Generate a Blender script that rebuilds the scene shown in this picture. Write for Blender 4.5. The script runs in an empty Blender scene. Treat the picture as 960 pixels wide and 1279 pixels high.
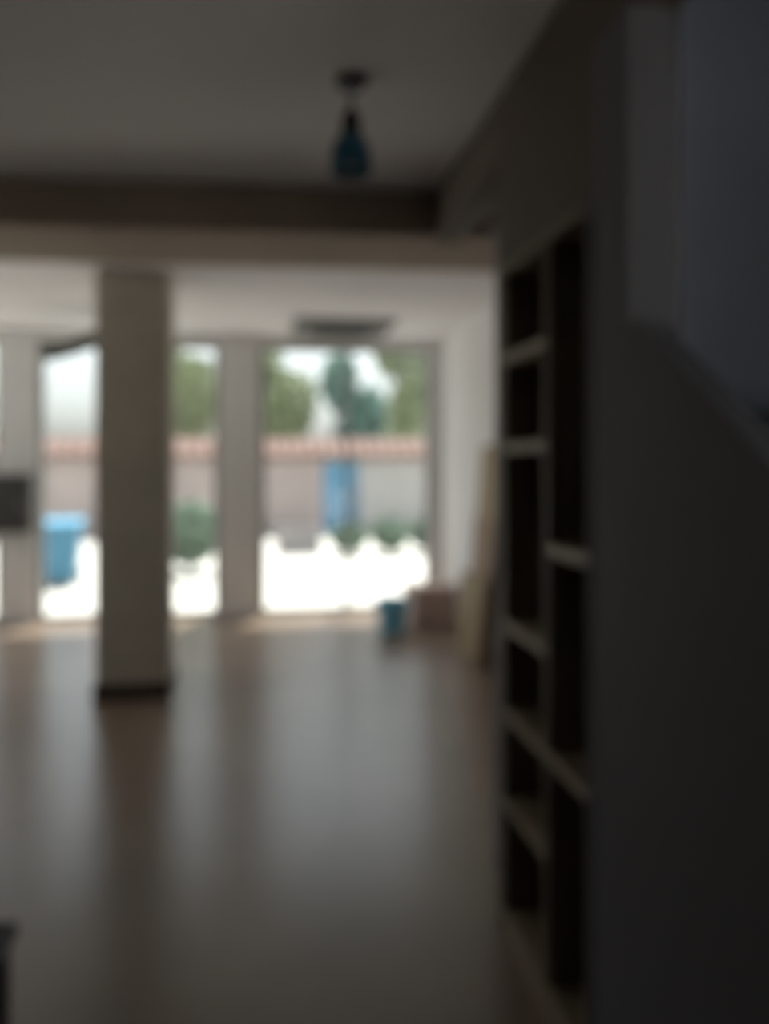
import bpy, bmesh, math, random
from mathutils import Vector, Matrix, Euler
random.seed(7)
S = bpy.context.scene
C = S.collection
PI = math.pi

# ------------------------------------------------------------------ camera
# eye 1.5 m up; room depth runs along +Y; horizon on row 575 of 1279, focal length 960 px
YAW = math.radians(9.2)
cam_d = bpy.data.cameras.new('camera')
cam_d.sensor_fit = 'HORIZONTAL'
cam_d.sensor_width = 36.0
cam_d.lens = 36.0
cam_d.shift_y = -64.5 / 960.0
cam_d.clip_start = 0.02
cam_d.clip_end = 300
cam = bpy.data.objects.new('camera', cam_d)
cam.location = (0, 0, 1.5)
cam.rotation_euler = (PI / 2, 0, -YAW)
C.objects.link(cam)
S.camera = cam
cam_d.dof.use_dof = True
cam_d.dof.focus_distance = 0.25
cam_d.dof.aperture_fstop = 5.2    # the photograph is thrown well out of focus

# ------------------------------------------------------------------ world, sun, exposure
w = bpy.data.worlds.new('sky')
S.world = w
w.use_nodes = True
nt = w.node_tree
nt.nodes.clear()
sky = nt.nodes.new('ShaderNodeTexSky')
sky.sky_type = 'NISHITA'
sky.sun_disc = False
sky.sun_elevation = math.radians(71)
sky.sun_rotation = math.radians(20)
sky.air_density = 1.0
sky.dust_density = 4.0
sky.ozone_density = 1.0
bg = nt.nodes.new('ShaderNodeBackground')
bg.inputs['Strength'].default_value = 0.17
wo = nt.nodes.new('ShaderNodeOutputWorld')
hs = nt.nodes.new('ShaderNodeHueSaturation')
hs.inputs['Saturation'].default_value = 0.25
nt.links.new(sky.outputs[0], hs.inputs['Color'])
nt.links.new(hs.outputs[0], bg.inputs[0])
nt.links.new(bg.outputs[0], wo.inputs[0])

sun_d = bpy.data.lights.new('sun', 'SUN')
sun_d.energy = 5.5
sun_d.angle = math.radians(2)
sun_d.color = (1.0, 0.97, 0.94)
sun = bpy.data.objects.new('sun', sun_d)
sun.rotation_euler = (math.radians(-17), math.radians(8), 0)   # high, from the street side
sun.location = (-8, 12, 12)
C.objects.link(sun)

S.view_settings.view_transform = 'Standard'
S.view_settings.look = 'None'
S.view_settings.gamma = 1.0
S.view_settings.use_curve_mapping = False
S.view_settings.exposure = 1.0
S.cycles.max_bounces = 12
S.cycles.diffuse_bounces = 8
S.cycles.transparent_max_bounces = 16
S.cycles.caustics_reflective = False
S.cycles.caustics_refractive = False
S.cycles.sample_clamp_indirect = 4.0

# ------------------------------------------------------------------ materials
def srgb(r, g, b):
    f = lambda c: (c / 255 / 12.92) if c / 255 <= 0.04045 else ((c / 255 + 0.055) / 1.055) ** 2.4
    return (f(r), f(g), f(b), 1)

def mat(name, col, rough=0.7, var=0.12, scale=4.0, bump=0.0, bscale=40.0, metal=0.0, stretch=(1, 1, 1), spec=0.5):
    """Principled surface whose colour wanders a little with object-space noise, plus optional fine relief."""
    m = bpy.data.materials.new(name)
    m.use_nodes = True
    t = m.node_tree
    b = t.nodes['Principled BSDF']
    b.inputs['Roughness'].default_value = rough
    b.inputs['Metallic'].default_value = metal
    b.inputs['Specular IOR Level'].default_value = spec
    tc = t.nodes.new('ShaderNodeTexCoord')
    mp = t.nodes.new('ShaderNodeMapping')
    mp.inputs['Scale'].default_value = stretch
    t.links.new(tc.outputs['Object'], mp.inputs[0])
    n = t.nodes.new('ShaderNodeTexNoise')
    n.inputs['Scale'].default_value = scale
    n.inputs['Detail'].default_value = 6
    t.links.new(mp.outputs[0], n.inputs['Vector'])
    r = t.nodes.new('ShaderNodeValToRGB')
    r.color_ramp.elements[0].position = 0.3
    r.color_ramp.elements[1].position = 0.7
    r.color_ramp.elements[0].color = tuple(c * (1 - var) for c in col[:3]) + (1,)
    r.color_ramp.elements[1].color = tuple(min(1, c * (1 + var)) for c in col[:3]) + (1,)
    t.links.new(n.outputs[0], r.inputs[0])
    t.links.new(r.outputs[0], b.inputs['Base Color'])
    if bump:
        n2 = t.nodes.new('ShaderNodeTexNoise')
        n2.inputs['Scale'].default_value = bscale
        n2.inputs['Detail'].default_value = 4
        t.links.new(mp.outputs[0], n2.inputs['Vector'])
        bp = t.nodes.new('ShaderNodeBump')
        bp.inputs['Strength'].default_value = bump
        bp.inputs['Distance'].default_value = 0.01
        t.links.new(n2.outputs[0], bp.inputs['Height'])
        t.links.new(bp.outputs[0], b.inputs['Normal'])
    return m

def glass_mat(name, tint=(0.94, 0.97, 0.96, 1), gloss=0.06):
    m = bpy.data.materials.new(name)
    m.use_nodes = True
    t = m.node_tree
    t.nodes.clear()
    tr = t.nodes.new('ShaderNodeBsdfTransparent')
    tr.inputs[0].default_value = tint
    gl = t.nodes.new('ShaderNodeBsdfGlossy')
    gl.inputs['Roughness'].default_value = 0.02
    lw = t.nodes.new('ShaderNodeLayerWeight')      # facing term: same on both sides of the pane
    pw = t.nodes.new('ShaderNodeMath'); pw.operation = 'POWER'; pw.inputs[1].default_value = 5.0
    fr = t.nodes.new('ShaderNodeMath'); fr.operation = 'MULTIPLY_ADD'
    fr.inputs[1].default_value = 0.8; fr.inputs[2].default_value = 0.03
    t.links.new(lw.outputs['Facing'], pw.inputs[0])
    t.links.new(pw.outputs[0], fr.inputs[0])
    mx = t.nodes.new('ShaderNodeMixShader')
    o = t.nodes.new('ShaderNodeOutputMaterial')
    t.links.new(fr.outputs[0], mx.inputs[0])
    t.links.new(tr.outputs[0], mx.inputs[1])
    t.links.new(gl.outputs[0], mx.inputs[2])
    t.links.new(mx.outputs[0], o.inputs[0])
    return m

M = dict(
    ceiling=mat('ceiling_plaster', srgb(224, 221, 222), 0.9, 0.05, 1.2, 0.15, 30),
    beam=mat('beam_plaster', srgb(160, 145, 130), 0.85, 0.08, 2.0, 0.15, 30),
    wall=mat('white_wall_paint', srgb(228, 227, 226), 0.85, 0.04, 1.0, 0.1, 40),
    front_wall=mat('dark_dimming_wall', srgb(92, 84, 78), 0.85, 0.05, 1.5, 0.1, 40),  # unseen walls darkened to cut bounce light in the front room
    parapet=mat('dark_grey_parapet_paint', srgb(104, 102, 107), 0.8, 0.05, 1.5, 0.1, 40),
    stair_wall=mat('blue_grey_stair_paint', srgb(196, 200, 212), 0.85, 0.04, 1.5, 0.1, 40),
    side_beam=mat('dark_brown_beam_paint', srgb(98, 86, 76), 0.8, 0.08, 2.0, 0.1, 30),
    grey_wall=mat('grey_wall_paint', srgb(140, 142, 150), 0.8, 0.05, 1.5, 0.1, 40),
    concrete=mat('column_concrete', srgb(192, 185, 173), 0.9, 0.1, 3.0, 0.25, 25),
    floor=mat('floor_screed', srgb(132, 114, 99), 0.28, 0.14, 1.6, 0.02, 20, spec=0.8),
    skirting=mat('dark_skirting', srgb(70, 58, 48), 0.6, 0.1, 6),
    frame=mat('window_frame_aluminium', srgb(170, 172, 170), 0.45, 0.04, 10, metal=0.3),
    glass=glass_mat('window_glass'),
    dark_wood=mat('dark_brown_wood', srgb(112, 102, 86), 0.6, 0.25, 5, 0.1, 30, stretch=(6, 6, 0.6)),
    shelf_wood=mat('tan_shelf_wood', srgb(150, 134, 112), 0.55, 0.15, 5, 0.1, 30, stretch=(6, 0.6, 6)),
    plywood=mat('tan_plywood', srgb(158, 138, 106), 0.65, 0.15, 3, 0.1, 30, stretch=(6, 6, 0.7)),
    plywood2=mat('reddish_plywood', srgb(150, 122, 98), 0.65, 0.15, 3, 0.1, 30, stretch=(6, 6, 0.7)),
    teal=mat('teal_enamel', srgb(20, 92, 118), 0.3, 0.05, 8),
    black_metal=mat('black_metal', srgb(36, 36, 36), 0.45, 0.1, 10, metal=0.4),
    bulb=mat('white_glass_bulb', srgb(225, 225, 220), 0.2, 0.02, 5),
    blue_plastic=mat('blue_plastic', srgb(120, 190, 218), 0.4, 0.06, 6),
    steel=mat('wire_steel', srgb(150, 150, 150), 0.35, 0.05, 10, metal=0.9),
    card=mat('cardboard', srgb(200, 174, 164), 0.85, 0.08, 5, 0.05, 60),
    tape=mat('packing_tape', srgb(190, 165, 130), 0.35, 0.04, 8),
    ac=mat('grey_unit_plastic', srgb(88, 83, 76), 0.5, 0.06, 6),
    ac_dark=mat('dark_grille', srgb(44, 42, 38), 0.6, 0.08, 12),
    duct=mat('grey_green_duct', srgb(98, 102, 92), 0.55, 0.1, 8, metal=0.3),
    meter=mat('dark_grey_metal_box', srgb(64, 62, 58), 0.5, 0.08, 6),
    black_plastic=mat('black_plastic', srgb(30, 26, 24), 0.5, 0.1, 8),
    pavement=mat('pale_pavement', srgb(178, 174, 168), 0.85, 0.07, 0.8, 0.2, 15),
    pink_render=mat('pink_render', srgb(170, 158, 155), 0.9, 0.08, 1.5, 0.2, 25),
    white_render=mat('white_render', srgb(172, 170, 168), 0.9, 0.06, 1.5, 0.2, 25),
    tile=mat('terracotta_tile', srgb(124, 98, 90), 0.8, 0.25, 3, 0.2, 30),
    blue_gate=mat('blue_gate_paint', srgb(96, 150, 184), 0.5, 0.06, 5),
    bin_blue=mat('blue_bin_plastic', srgb(70, 130, 160), 0.45, 0.06, 5),
    rubber=mat('black_rubber', srgb(24, 24, 24), 0.7, 0.1, 8),
    bark=mat('bark', srgb(104, 88, 72), 0.95, 0.25, 8, 0.5, 20, stretch=(3, 3, 0.6)),
    leaf=mat('pale_green_leaf', srgb(150, 160, 126), 0.6, 0.3, 2),
    leaf2=mat('teal_green_leaf', srgb(118, 148, 138), 0.6, 0.3, 2),
    shrub=mat('shrub_leaf', srgb(122, 142, 124), 0.6, 0.3, 3),
    stairs=mat('grey_stair_concrete', srgb(104, 106, 112), 0.85, 0.1, 3.0, 0.2, 25),
    stone=mat('grey_stone', srgb(150, 146, 146), 0.9, 0.15, 4, 0.3, 20),
    soil=mat('soil', srgb(80, 64, 52), 0.95, 0.2, 10),
)

# ------------------------------------------------------------------ mesh helpers
def box(bm, x0, x1, y0, y1, z0, z1, mtx=None):
    vs = [bm.verts.new((x, y, z)) for z in (z0, z1) for y in (y0, y1) for x in (x0, x1)]
    if mtx:
        for v in vs: v.co = mtx @ v.co
    for f in ((0, 2, 3, 1), (4, 5, 7, 6), (0, 1, 5, 4), (2, 6, 7, 3), (0, 4, 6, 2), (1, 3, 7, 5)):
        bm.faces.new([vs[i] for i in f])

def lathe(bm, prof, n=28, mtx=None):
    rings = []
    for r, z in prof:
        ring = []
        if r < 1e-5:
            ring = [bm.verts.new((0, 0, z))]
        else:
            ring = [bm.verts.new((r * math.cos(2 * PI * k / n), r * math.sin(2 * PI * k / n), z)) for k in range(n)]
        rings.append(ring)
    vs = [v for r in rings for v in r]
    for a, b in zip(rings, rings[1:]):
        for k in range(n):
            k2 = (k + 1) % n
            if len(a) == 1 and len(b) == 1: continue
            if len(a) == 1: bm.faces.new((a[0], b[k2], b[k]))
            elif len(b) == 1: bm.faces.new((a[k], a[k2], b[0]))
            else: bm.faces.new((a[k], a[k2], b[k2], b[k]))
    if mtx:
        for v in vs: v.co = mtx @ v.co

def tube(bm, pts, rad, n=10, cap=True):
    pts = [Vector(p) for p in pts]
    rads = rad if isinstance(rad, (list, tuple)) else [rad] * len(pts)
    up = Vector((0, 0, 1))
    rings = []
    for i, p in enumerate(pts):
        d = (pts[min(i + 1, len(pts) - 1)] - pts[max(i - 1, 0)]).normalized()
        a = d.cross(up)
        if a.length < 1e-3: a = d.cross(Vector((1, 0, 0)))
        a.normalize(); b = d.cross(a)
        rings.append([bm.verts.new(p + rads[i] * (math.cos(2 * PI * k / n) * a + math.sin(2 * PI * k / n) * b)) for k in range(n)])
    for a, b in zip(rings, rings[1:]):
        for k in range(n):
            bm.faces.new((a[k], a[(k + 1) % n], b[(k + 1) % n], b[k]))
    if cap:
        bm.faces.new(rings[0]); bm.faces.new(list(reversed(rings[-1])))

def prism(bm, pts, axis, a, b):
    """Extrude a polygon: axis 'x' -> pts are (y,z); axis 'y' -> pts are (x,z)."""
    mk = (lambda p, t: (t, p[0], p[1])) if axis == 'x' else (lambda p, t: (p[0], t, p[1]))
    A = [bm.verts.new(mk(p, a)) for p in pts]
    B = [bm.verts.new(mk(p, b)) for p in pts]
    bm.faces.new(A); bm.faces.new(list(reversed(B)))
    n = len(pts)
    for k in range(n):
        bm.faces.new((A[k], B[k], B[(k + 1) % n], A[(k + 1) % n]))

def obj(name, bm, m, parent=None, bevel=0.0, smooth=False, loc=None):
    bmesh.ops.recalc_face_normals(bm, faces=bm.faces)
    if bevel:
        bmesh.ops.bevel(bm, geom=list(bm.edges), offset=bevel, segments=2, affect='EDGES', clamp_overlap=True)
    me = bpy.data.meshes.new(name)
    bm.to_mesh(me); bm.free()
    if smooth:
        for p in me.polygons: p.use_smooth = True
    me.materials.append(m if not isinstance(m, str) else M[m])
    o = bpy.data.objects.new(name, me)
    C.objects.link(o)
    if parent: o.parent = parent
    if loc: o.location = loc
    return o

def B(*boxes):
    bm = bmesh.new()
    for b in boxes: box(bm, *b)
    return bm

def thing(name, label, cat, loc=(0, 0, 0), rz=0, group=None):
    o = bpy.data.objects.new(name, None)
    o.empty_display_size = 0.1
    C.objects.link(o)
    o.location = loc; o.rotation_euler = (0, 0, rz)
    o['label'] = label; o['category'] = cat
    if group: o['group'] = group
    return o

def struct(name, bm, m, parent=None, bevel=0.0):
    o = obj(name, bm, m, parent, bevel)
    if not parent: o['kind'] = 'structure'
    return o

# ------------------------------------------------------------------ the setting
CE = 2.70          # ceiling
YF = 7.50          # shopfront line
XR = 1.80          # right wall
XL = -4.2
YB = -5.0         # unseen front room, run on behind the camera to darken it
YS = -1.2         # near wall of the stairwell
XS = 2.15         # side wall of the stairwell
struct('floor', B((XL - .2, XS + .2, YB - .1, YF + .25, -.02, 0)), 'floor')
# ceiling with the stairwell hole
struct('ceiling', B((XL - .2, 0.89, YB - .2, YF + .3, CE, CE + .25), (0.89, XR + .2, 2.80, YF + .3, CE, CE + .25), (0.89, XS, YB - .2, YS - .1, CE, CE + .25)), 'ceiling')
struct('wall_left_light_block', B((-1.62, -1.50, YB, 3.2, 0, CE)), 'front_wall')  # unseen wall, added to block light from the left near the camera
struct('wall_left_front', B((XL, -1.62, 3.08, 3.2, 0, CE), (XL - .2, XL, 3.08, 3.9, 0, CE), (XL - .2, XL, 7.25, YF, 0, CE), (XL - .2, XL, 3.9, 7.25, 2.62, CE)), 'wall')
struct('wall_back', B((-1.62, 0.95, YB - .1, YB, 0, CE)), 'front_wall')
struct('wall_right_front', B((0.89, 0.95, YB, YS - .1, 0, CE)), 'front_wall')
struct('wall_right', B((XR, XR + .2, 2.80, YF, 0, CE)), 'wall')
# stairwell shell: side wall, window wall, end wall, closed top
struct('wall_stairs_right', B((XS, XS + .2, YS, -.4, 0, 4.6), (XS, XS + .2, .8, 2.80, 0, 4.6), (XS, XS + .2, -.4, .8, 0, .6), (XS, XS + .2, -.4, .8, 2.2, 4.6)), 'stair_wall')
r = struct('added_window_5', B((XS + .08, XS + .13, -.4, -.36, .6, 2.2), (XS + .08, XS + .13, .76, .8, .6, 2.2), (XS + .08, XS + .13, -.36, .76, .6, .64), (XS + .08, XS + .13, -.36, .76, 2.16, 2.2)), 'frame')  # unseen window, added to brighten the stairwell end wall
obj('pane', B((XS + .10, XS + .108, -.36, .76, .64, 2.16)), 'glass', r)
struct('wall_stairs_end', B((0.89, XS, 2.74, 2.80, 0, CE), (0.89, XS, 2.74, 2.80, CE, 4.6)), 'stair_wall')
struct('wall_stairs_near', B((0.95, 1.06, YS - .1, YS, 0, CE), (2.04, XS, YS - .1, YS, 0, CE),
                             (1.06, 2.04, YS - .1, YS, 0, 0.5), (1.06, 2.04, YS - .1, YS, 2.6, CE),
                             (0.89, XS, YS - .1, YS, CE, 4.6)), 'stair_wall')
struct('wall_stairs_left', B((0.89, 0.95, YS, 2.74, CE, 4.6)), 'stair_wall')
struct('ceiling_stairs', B((0.89, XS + .2, YS - .1, 2.80, 4.6, 4.7)), 'ceiling')
# dividing partition behind the bookcase and the sloped stair parapet
XW = .77
struct('wall_partition', B((XW, .89, 1.527, 1.70, 0, 2.47), (.886, .89, 1.70, 2.37, 0, 2.12), (.86, .89, 2.40, 2.74, 0, 2.47)), 'parapet')
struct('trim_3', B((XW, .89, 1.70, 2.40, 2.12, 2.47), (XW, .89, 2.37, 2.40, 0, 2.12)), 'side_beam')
bm = bmesh.new()
prism(bm, [(0.12, 0), (1.527, 0), (1.527, 1.787), (1.473, 1.787), (0.25, 0.90), (0.12, 0.90)], 'x', XW, 0.82)
struct('wall_parapet', bm, 'parapet')
# dropped beams round the front room
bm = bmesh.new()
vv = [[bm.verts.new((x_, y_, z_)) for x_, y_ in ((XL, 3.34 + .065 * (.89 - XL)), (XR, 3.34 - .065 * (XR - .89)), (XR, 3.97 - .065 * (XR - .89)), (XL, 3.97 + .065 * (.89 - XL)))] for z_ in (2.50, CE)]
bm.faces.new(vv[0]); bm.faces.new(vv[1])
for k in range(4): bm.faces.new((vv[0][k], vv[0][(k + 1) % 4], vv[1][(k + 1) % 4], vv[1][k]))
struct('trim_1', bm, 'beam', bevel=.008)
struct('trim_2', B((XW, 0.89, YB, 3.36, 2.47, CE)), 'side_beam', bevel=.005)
# shopfront: piers and lintel in one wall
FY0, FY1 = YF, YF + .25
piers = [(XL - .2, XL + .25), (-2.36, -2.04), (-.38, 0.0), (1.70, XR + .2)]
struct('wall_front', B(*[(a, b, FY0, FY1, 0, 2.62) for a, b in piers], (XL, XR, FY0, FY1, 2.62, CE)), 'wall')

def glazing(name, x0, x1, mull, kind='window'):
    root = struct(name, B((x0, x0 + .05, FY0 + .08, FY0 + .14, 0, 2.62), (x1 - .05, x1, FY0 + .08, FY0 + .14, 0, 2.62),
                          (x0 + .05, x1 - .05, FY0 + .08, FY0 + .14, 0, .05), (x0 + .05, x1 - .05, FY0 + .08, FY0 + .14, 2.57, 2.62)), 'frame')
    xs = [x0 + .05] + mull + [x1 - .05]
    for m_ in mull:
        obj('mullion', B((m_ - .02, m_ + .02, FY0 + .08, FY0 + .14, .05, 2.57)), 'frame', root)
    for a, b in zip(xs, xs[1:]):
        obj('pane', B((a + .02 * (a != xs[0]), b - .02 * (b != xs[-1]), FY0 + .105, FY0 + .113, .05, 2.57)), 'glass', root)
    return root
glazing('window_1', XL + .25, -2.36, [-3.2])
glazing('window_2', -2.04, -.38, [-1.21])
d = glazing('door_1', 0.0, 1.70, [0.85])
hb = bmesh.new(); tube(hb, [(.91, FY0 + .05, .85), (.91, FY0 + .05, 1.25)], .012)
tube(hb, [(.91, FY0 + .05, .9), (.91, FY0 + .10, .9)], .008); tube(hb, [(.91, FY0 + .05, 1.2), (.91, FY0 + .10, 1.2)], .008)
obj('handle', hb, 'steel', d)
# unseen left-side glazing, added to bring more daylight into the shop
r = struct('added_window_4', B((XL - .14, XL - .08, 3.9, 3.95, 0, 2.62), (XL - .14, XL - .08, 7.2, 7.25, 0, 2.62), (XL - .14, XL - .08, 3.95, 7.2, 0, .05), (XL - .14, XL - .08, 3.95, 7.2, 2.57, 2.62)), 'frame')
for k in range(3):
    y0_ = 3.95 + k * 1.0833
    if k: obj('mullion', B((XL - .14, XL - .08, y0_ - .02, y0_ + .02, .05, 2.57)), 'frame', r)
    obj('pane', B((XL - .113, XL - .105, y0_ + (.02 if k else 0), y0_ + 1.0833 - (.02 if k < 2 else 0), .05, 2.57)), 'glass', r)
# stairwell window beside the foot of the stairs
r = struct('window_3', B((1.06, 1.10, -1.27, -1.22, .5, 2.6), (2.00, 2.04, -1.27, -1.22, .5, 2.6), (1.10, 2.00, -1.27, -1.22, .5, .54), (1.10, 2.00, -1.27, -1.22, 2.56, 2.6)), 'frame')
obj('pane', B((1.10, 2.00, -1.25, -1.242, .54, 2.56)), 'glass', r)
obj('window_sill', B((1.04, 2.06, -1.2, -1.14, .47, .50)), 'frame', r)

# column between the beam and the shopfront
t = thing('column', 'thick square plastered column with dark skirting standing in front of the shopfront', 'column', (-.79, 5.22, 0))
obj('shaft', B((-.225, .215, -.20, .20, .0, CE)), 'concrete', t, bevel=.012)
obj('skirting', B((-.24, .23, -.215, -.201, 0, .10), (-.24, .23, .201, .215, 0, .10), (-.24, -.226, -.201, .201, 0, .10), (.216, .23, -.201, .201, 0, .10)), 'skirting', t)

# stairs behind the parapet
t = thing('staircase', 'grey concrete stairs rising behind the sloped parapet wall on the right', 'stairs', (0.95, 0.25, 0))
for k in range(8):
    obj('step', B((-.128 if k < 5 else -.058, 1.198, k * .254, k * .254 + .254, 0.0, .185 * (k + 1))), 'stairs', t)
obj('landing', B((-.058, 1.198, 8 * .254, 2.488, 0, .185 * 9)), 'stairs', t)

# ------------------------------------------------------------------ bookcase on the right
BX0, BX1, BY0, BY1, BH = .765, .885, 1.70, 2.37, 2.12
t = thing('bookcase', 'tall narrow dark wooden bookcase with staggered tan shelves against right wall', 'bookcase', (BX0, BY0, 0))
dx = BX1 - BX0; dy = BY1 - BY0; mid = .285
obj('side_panel', B((0, dx, 0, .024, 0, BH)), 'parapet', t)['label'] = 'grey painted near side panel'
obj('side_panel', B((0, dx, dy - .024, dy, 0, BH)), 'dark_wood', t)
obj('divider', B((0, dx - .012, mid - .01, mid + .01, .08, BH - .03)), 'dark_wood', t)
obj('back_panel', B((dx - .012, dx, .024, dy - .024, 0, BH)), 'dark_wood', t)
obj('top_panel', B((0, dx - .012, .024, dy - .024, BH - .03, BH)), 'dark_wood', t)
obj('plinth', B((.0, dx - .012, .024, dy - .024, 0, .08)), 'shelf_wood', t)
for z in (.42, .70, .98, 1.54, 1.82):
    obj('shelf', B((0, dx - .012, mid + .01, dy - .024, z - .016, z + .016)), 'shelf_wood', t)
for z in (.70, 1.26):
    obj('shelf', B((0, dx - .012, .024, mid - .01, z - .016, z + .016)), 'shelf_wood', t)

# ------------------------------------------------------------------ pendant lamp
t = thing('pendant_lamp', 'small teal pendant lamp with black socket hanging from the dim ceiling', 'lamp', (.284, 2.415, CE), group=None)
bm = bmesh.new(); lathe(bm, [(0, 0), (.05, 0), (.05, -.012), (.03, -.03), (0, -.03)]); obj('ceiling_rose', bm, 'black_metal', t, smooth=False)
bm = bmesh.new(); tube(bm, [(0, 0, -.03), (0, 0, -.10)], .006); obj('cord', bm, 'black_metal', t)
bm = bmesh.new(); lathe(bm, [(0, -.095), (.02, -.098), (.03, -.115), (.032, -.17), (.036, -.175), (0, -.178)]); obj('socket', bm, 'black_metal', t)
bm = bmesh.new(); lathe(bm, [(.034, -.172), (.05, -.19), (.062, -.225), (.067, -.29), (.064, -.29), (.059, -.227), (.047, -.194), (.034, -.178)]); obj('lamp_shade', bm, 'teal', t, smooth=True)
bm = bmesh.new(); lathe(bm, [(0, -.178), (.014, -.18), (.016, -.20), (.03, -.235), (.026, -.262), (0, -.275)]); obj('bulb', bm, 'bulb', t, smooth=True)

# ------------------------------------------------------------------ ceiling cassette over the door
t = thing('air_conditioner', 'dark grey ceiling cassette air conditioner above the glass door', 'air conditioner', (.72, 6.92, CE))
obj('frame', B((-.43, .43, -.46, -.30, -.04, 0), (-.43, .43, .30, .46, -.04, 0), (-.43, -.30, -.30, .30, -.04, 0), (.30, .43, -.30, .30, -.04, 0)), 'ac', t)
obj('grille_back', B((-.30, .30, -.30, .30, -.012, 0)), 'ac_dark', t)
for k in range(9):
    y = -.27 + k * .0675
    obj('slat', B((-.30, .30, y - .018, y + .018, -.034, -.020)), 'ac_dark', t)
for a in range(4):
    R = Matrix.Rotation(a * PI / 2, 4, 'Z')
    bm = bmesh.new(); box(bm, -.25, .25, -.40, -.33, -.052, -.041, R); obj('flap', bm, 'ac_dark', t)

# drooping flexible duct left of the column
pts = []
for k in range(61):
    u = k / 60
    pts.append((-1.05 - .68 * u, 6.55 + .1 * u, 2.62 - .25 * u - .03 * math.sin(u * PI)))
rad = [.055 + (.012 if k % 2 else 0) for k in range(61)]
bm = bmesh.new(); tube(bm, pts, rad, 14)
t = thing('flexible_duct', 'grey ribbed flexible duct drooping from the ceiling left of the column', 'duct')
obj('hose', bm, 'duct', t)
bm = bmesh.new(); tube(bm, [(-1.06, 6.55, 2.70), (-1.06, 6.55, 2.56)], .085, 20); obj('collar', bm, 'steel', t)

# dark meter box on the left pier
t = thing('meter_box', 'dark grey metal meter box mounted on the left shopfront pier', 'meter box', (-2.23, YF, .85))
obj('body', B((-.20, .17, -.16, 0, 0, .52)), 'meter', t, bevel=.008)
dr = obj('door', B((-.18, .15, -.172, -.161, .02, .50)), 'meter', t, bevel=.003)
obj('latch', B((.10, .125, -.185, -.172, .22, .29)), 'steel', dr)

# ------------------------------------------------------------------ things on the floor
t = thing('bucket', 'light blue plastic bucket on the floor near the glass door', 'bucket', (1.14, 6.62, 0))
bm = bmesh.new(); lathe(bm, [(0, 0), (.105, 0), (.112, .01), (.142, .275), (.152, .278), (.152, .29), (.138, .29), (.104, .02), (0, .018)], 32)
obj('body', bm, 'blue_plastic', t, smooth=False)
bm = bmesh.new(); tube(bm, [(.148 * math.cos(a), .05 - .10 * math.sin(a) - .05, .272 - .09 * math.sin(a)) for a in [PI * k / 16 for k in range(17)]], .004, 8)
obj('handle', bm, 'steel', t)
t = thing('cardboard_box', 'pinkish brown cardboard box on the floor right of the blue bucket', 'box', (1.53, 6.90, 0), .15)
obj('carton', B((-.20, .20, -.16, .16, 0, .36)), 'card', t, bevel=.004)
obj('tape', B((-.201, .201, -.025, .025, .360, .362), (-.2015, -.2003, -.025, .025, .26, .362), (.2003, .2015, -.025, .025, .26, .362)), 'tape', t)
for i, (ofs, h, l, m_, lab) in enumerate([(0, 1.62, .60, 'plywood', 'tall tan plywood board leaning nearest the right wall'),
                                          (.035, 1.05, .50, 'plywood2', 'middle reddish plywood board in the leaning row by right wall'),
                                          (.07, .62, .62, 'plywood', 'short tan plywood board leaning in front of taller boards')]):
    bm = bmesh.new(); box(bm, -.009, .009, 0, l, 0, h)
    o = obj('plywood_board', bm, m_)
    o.location = (XR - .165 - ofs * 1.2, 5.35, 0.003)
    o.rotation_euler = (0, math.atan2(.13, 1.62) , 0)
    o['label'] = lab; o['category'] = 'board'; o['group'] = 'boards leaning on the right wall'
t = thing('crate', 'black plastic crate on the dark floor at lower left', 'crate', (-.905, 1.965, 0))
obj('tray', B((-.26, .26, -.18, .18, 0, .02), (-.26, -.245, -.18, .18, .02, .28), (.245, .26, -.18, .18, .02, .28), (-.245, .245, -.18, -.165, .02, .28), (-.245, .245, .165, .18, .02, .28)), 'black_plastic', t)
obj('rim', B((-.275, .275, -.195, -.18, .25, .285), (-.275, .275, .18, .195, .25, .285), (-.275, -.26, -.18, .18, .25, .285), (.26, .275, -.18, .18, .25, .285)), 'black_plastic', t)

# ------------------------------------------------------------------ outside
struct('pavement', B((-40, 40, -30, 40, -.22, -.02)), 'pavement')
struct('wall_above_shopfront', B((XL - .2, XR + .2, FY0, FY1, CE, 4.0)), 'white_render')  # unseen upper-storey wall, put in for shading

# garden wall across the street, with tiled coping and a blue gate
GY = 15.7
GX0, GX1 = 1.28, 2.02
t = thing('garden_wall', 'long pink and white rendered garden wall with terracotta coping outside', 'wall', (0, GY, -.02))
obj('pink_section', B((-9, GX0, 0, .3, 0, 1.55)), 'pink_render', t)['label'] = 'pink rendered stretch'
obj('white_section', B((GX1, 12, 0, .3, 0, 1.55)), 'white_render', t)['label'] = 'white rendered stretch'
obj('lintel', B((GX0, GX1, .0, .3, 1.5, 1.55)), 'white_render', t)
def tile_bm():
    bm = bmesh.new()
    n = 7
    top, bot = [], []
    for (y, z) in ((-.22, .0), (.15, .34)):
        ro = [bm.verts.new((.12 * math.cos(PI * k / n), y, z + .09 * math.sin(PI * k / n))) for k in range(n + 1)]
        ri = [bm.verts.new((.10 * math.cos(PI * k / n), y, z + .07 * math.sin(PI * k / n))) for k in range(n + 1)]
        top.append((ro, ri))
    (a, ai), (b, bi) = top
    for k in range(n):
        bm.faces.new((a[k], a[k + 1], b[k + 1], b[k])); bm.faces.new((ai[k], bi[k], bi[k + 1], ai[k + 1]))
        bm.faces.new((a[k], ai[k], ai[k + 1], a[k + 1])); bm.faces.new((b[k], b[k + 1], bi[k + 1], bi[k]))
    return bm
tile0 = obj('tile', tile_bm(), 'tile', t)
x = -6.0; first = True
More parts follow.
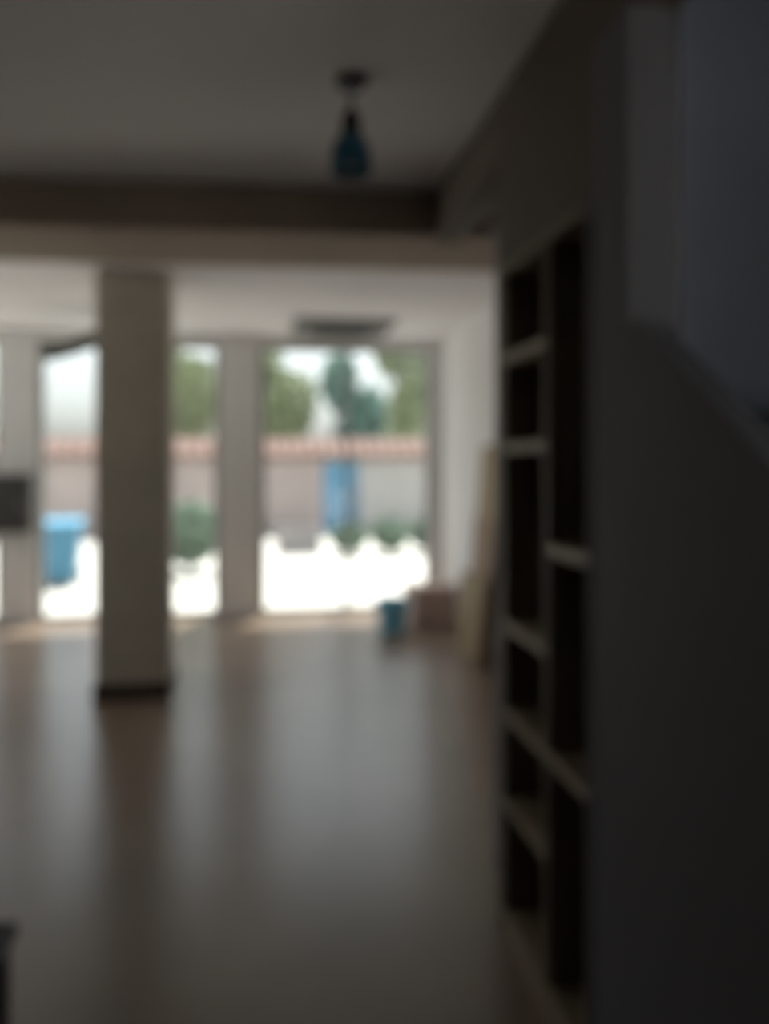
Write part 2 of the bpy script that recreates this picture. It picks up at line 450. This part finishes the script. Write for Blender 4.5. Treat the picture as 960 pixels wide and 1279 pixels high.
while x < 7.5:
    o = tile0 if first else tile0.copy()
    if not first: C.objects.link(o)
    first = False
    o.parent = t
    o.location = (x, 0, 1.56 + random.uniform(-.01, .01))
    o.rotation_euler = (0, 0, random.uniform(-.02, .02))
    x += .245
bm = bmesh.new(); prism(bm, [(-.18, 1.55), (.30, 1.55), (.30, 1.90), (.15, 1.90)], 'x', -9, 12)
obj('coping_bed', bm, 'tile', t)
t = thing('gate', 'narrow blue metal gate set in the garden wall', 'gate', ((GX0 + GX1) / 2, GY + .1, -.02))
hw = (GX1 - GX0) / 2 - .01
obj('frame', B((-hw, -hw + .05, -.02, .02, .02, 1.48), (hw - .05, hw, -.02, .02, .02, 1.48), (-hw + .05, hw - .05, -.02, .02, .02, .08), (-hw + .05, hw - .05, -.02, .02, 1.42, 1.48)), 'blue_gate', t)
nb = 5; bw = (2 * hw - .1) / nb
for k in range(nb):
    a = -hw + .05 + k * bw
    obj('board', B((a + .004, a + bw - .004, -.012, .012, .08, 1.42)), 'blue_gate', t)
obj('handle', B((hw - .10, hw - .07, -.06, -.021, .75, .9)), 'steel', t)

# leafy plants
def leaves(bm, cx, cy, cz, rx, ry, rz, n, size, hollow=.45):
    for _ in range(n):
        while True:
            p = Vector((random.uniform(-1, 1), random.uniform(-1, 1), random.uniform(-1, 1)))
            if hollow < p.length < 1: break
        c = Vector((cx + p.x * rx, cy + p.y * ry, cz + p.z * rz))
        q = Euler((random.uniform(0, 2 * PI), random.uniform(0, 2 * PI), random.uniform(0, 2 * PI))).to_matrix()
        s = size * random.uniform(.6, 1.3)
        vs = [bm.verts.new(c + q @ Vector(v)) for v in ((-s, 0, 0), (0, -s * .45, s * .12), (s, 0, 0), (0, s * .45, s * .12))]
        bm.faces.new(vs)

def tree(x, y, h, r, m_, label, n=3200, group='trees behind the garden wall'):
    t = thing('tree', label, 'tree', (x, y, -.02), 0, group)
    bm = bmesh.new()
    tube(bm, [(0, 0, 0), (.06, .02, h * .25), (-.03, .05, h * .5), (.02, 0, h * .8)], [.16, .13, .10, .05], 10)
    for a in range(5):
        an = a * 1.3
        tube(bm, [(0, .02, h * (.38 + .05 * a)), (r * .35 * math.cos(an), r * .35 * math.sin(an), h * (.52 + .05 * a)), (r * .7 * math.cos(an), r * .7 * math.sin(an), h * (.62 + .05 * a))], [.06, .045, .02], 8)
    obj('trunk', bm, 'bark', t)
    bm = bmesh.new()
    for k in range(7):
        an = k * 2.4
        leaves(bm, r * .5 * math.cos(an), r * .5 * math.sin(an), h * .7 + h * .22 * math.sin(k * 1.9), r * .62, r * .62, h * .2, n // 7, .11)
    o = obj('foliage', bm, m_, t); o['kind'] = 'stuff'
tree(.35, 18.6, 4.2, .95, 'leaf', 'pale green leafy tree behind the pink stretch of garden wall')
tree(2.2, 18.2, 3.7, .72, 'leaf2', 'bluish green tree directly behind the blue gate')
tree(3.9, 20.6, 5.2, .85, 'leaf', 'tall yellowish green tree right of the blue gate')
tree(-1.9, 18.0, 4.4, .95, 'leaf', 'green tree seen between the column and the shopfront pier')

def shrub(x, y, r, h, label, n=1400):
    t = thing('shrub', label, 'shrub', (x, y, -.02), 0, 'low shrubs along the street')
    bm = bmesh.new()
    for a in range(7):
        an = a * .9
        tube(bm, [(0, 0, 0), (r * .3 * math.cos(an), r * .3 * math.sin(an), h * .4), (r * .6 * math.cos(an), r * .6 * math.sin(an), h * .75)], [.018, .013, .006], 6)
    obj('stem', bm, 'bark', t)
    bm = bmesh.new(); leaves(bm, 0, 0, h * .58, r, r, h * .45, n, .06, .3)
    o = obj('foliage', bm, 'shrub', t); o['kind'] = 'stuff'
shrub(1.40, 12.2, .29, .50, 'low round shrub left of the row outside the door')
shrub(2.05, 12.1, .30, .60, 'middle shrub of the row outside the glass door')
shrub(2.70, 12.3, .30, .56, 'rightmost shrub of the row outside the glass door')
shrub(-.92, 10.6, .40, .95, 'taller bushy shrub outside between column and pier', 1800)

t = thing('planter', 'low grey stone planter on the pavement outside the door', 'planter', (.62, 12.6, -.02))
obj('trough', B((-.35, .35, -.2, .2, 0, .04), (-.35, -.30, -.2, .2, .04, .42), (.30, .35, -.2, .2, .04, .42), (-.30, .30, -.2, -.15, .04, .42), (-.30, .30, .15, .2, .04, .42)), 'stone', t)
obj('soil', B((-.30, .30, -.15, .15, .04, .37)), 'soil', t)

t = thing('wheelie_bin', 'blue wheelie bin standing outside the left window', 'bin', (-2.42, 9.9, -.02), .1)
bm = bmesh.new()
vs0 = [(-.20, -.22, .06), (.20, -.22, .06), (.20, .2, .06), (-.20, .2, .06)]
vs1 = [(-.26, -.30, .72), (.26, -.30, .72), (.26, .28, .72), (-.26, .28, .72)]
a = [bm.verts.new(v) for v in vs0]; b = [bm.verts.new(v) for v in vs1]
bm.faces.new(list(reversed(a))); bm.faces.new(b)
for k in range(4): bm.faces.new((a[k], a[(k + 1) % 4], b[(k + 1) % 4], b[k]))
obj('body', bm, 'bin_blue', t, bevel=.01)
bm = bmesh.new(); prism(bm, [(-.33, .72), (.30, .72), (.30, .80), (-.30, .765)], 'x', -.28, .28); obj('lid', bm, 'bin_blue', t, bevel=.008)
for sx in (-.24, .20):
    bm = bmesh.new(); lathe(bm, [(0, 0), (.07, 0), (.08, .01), (.08, .03), (.07, .04), (0, .04)], 20, Matrix.Translation((sx, .2, .08)) @ Matrix.Rotation(PI / 2, 4, 'Y'))
    obj('wheel', bm, 'rubber', t)
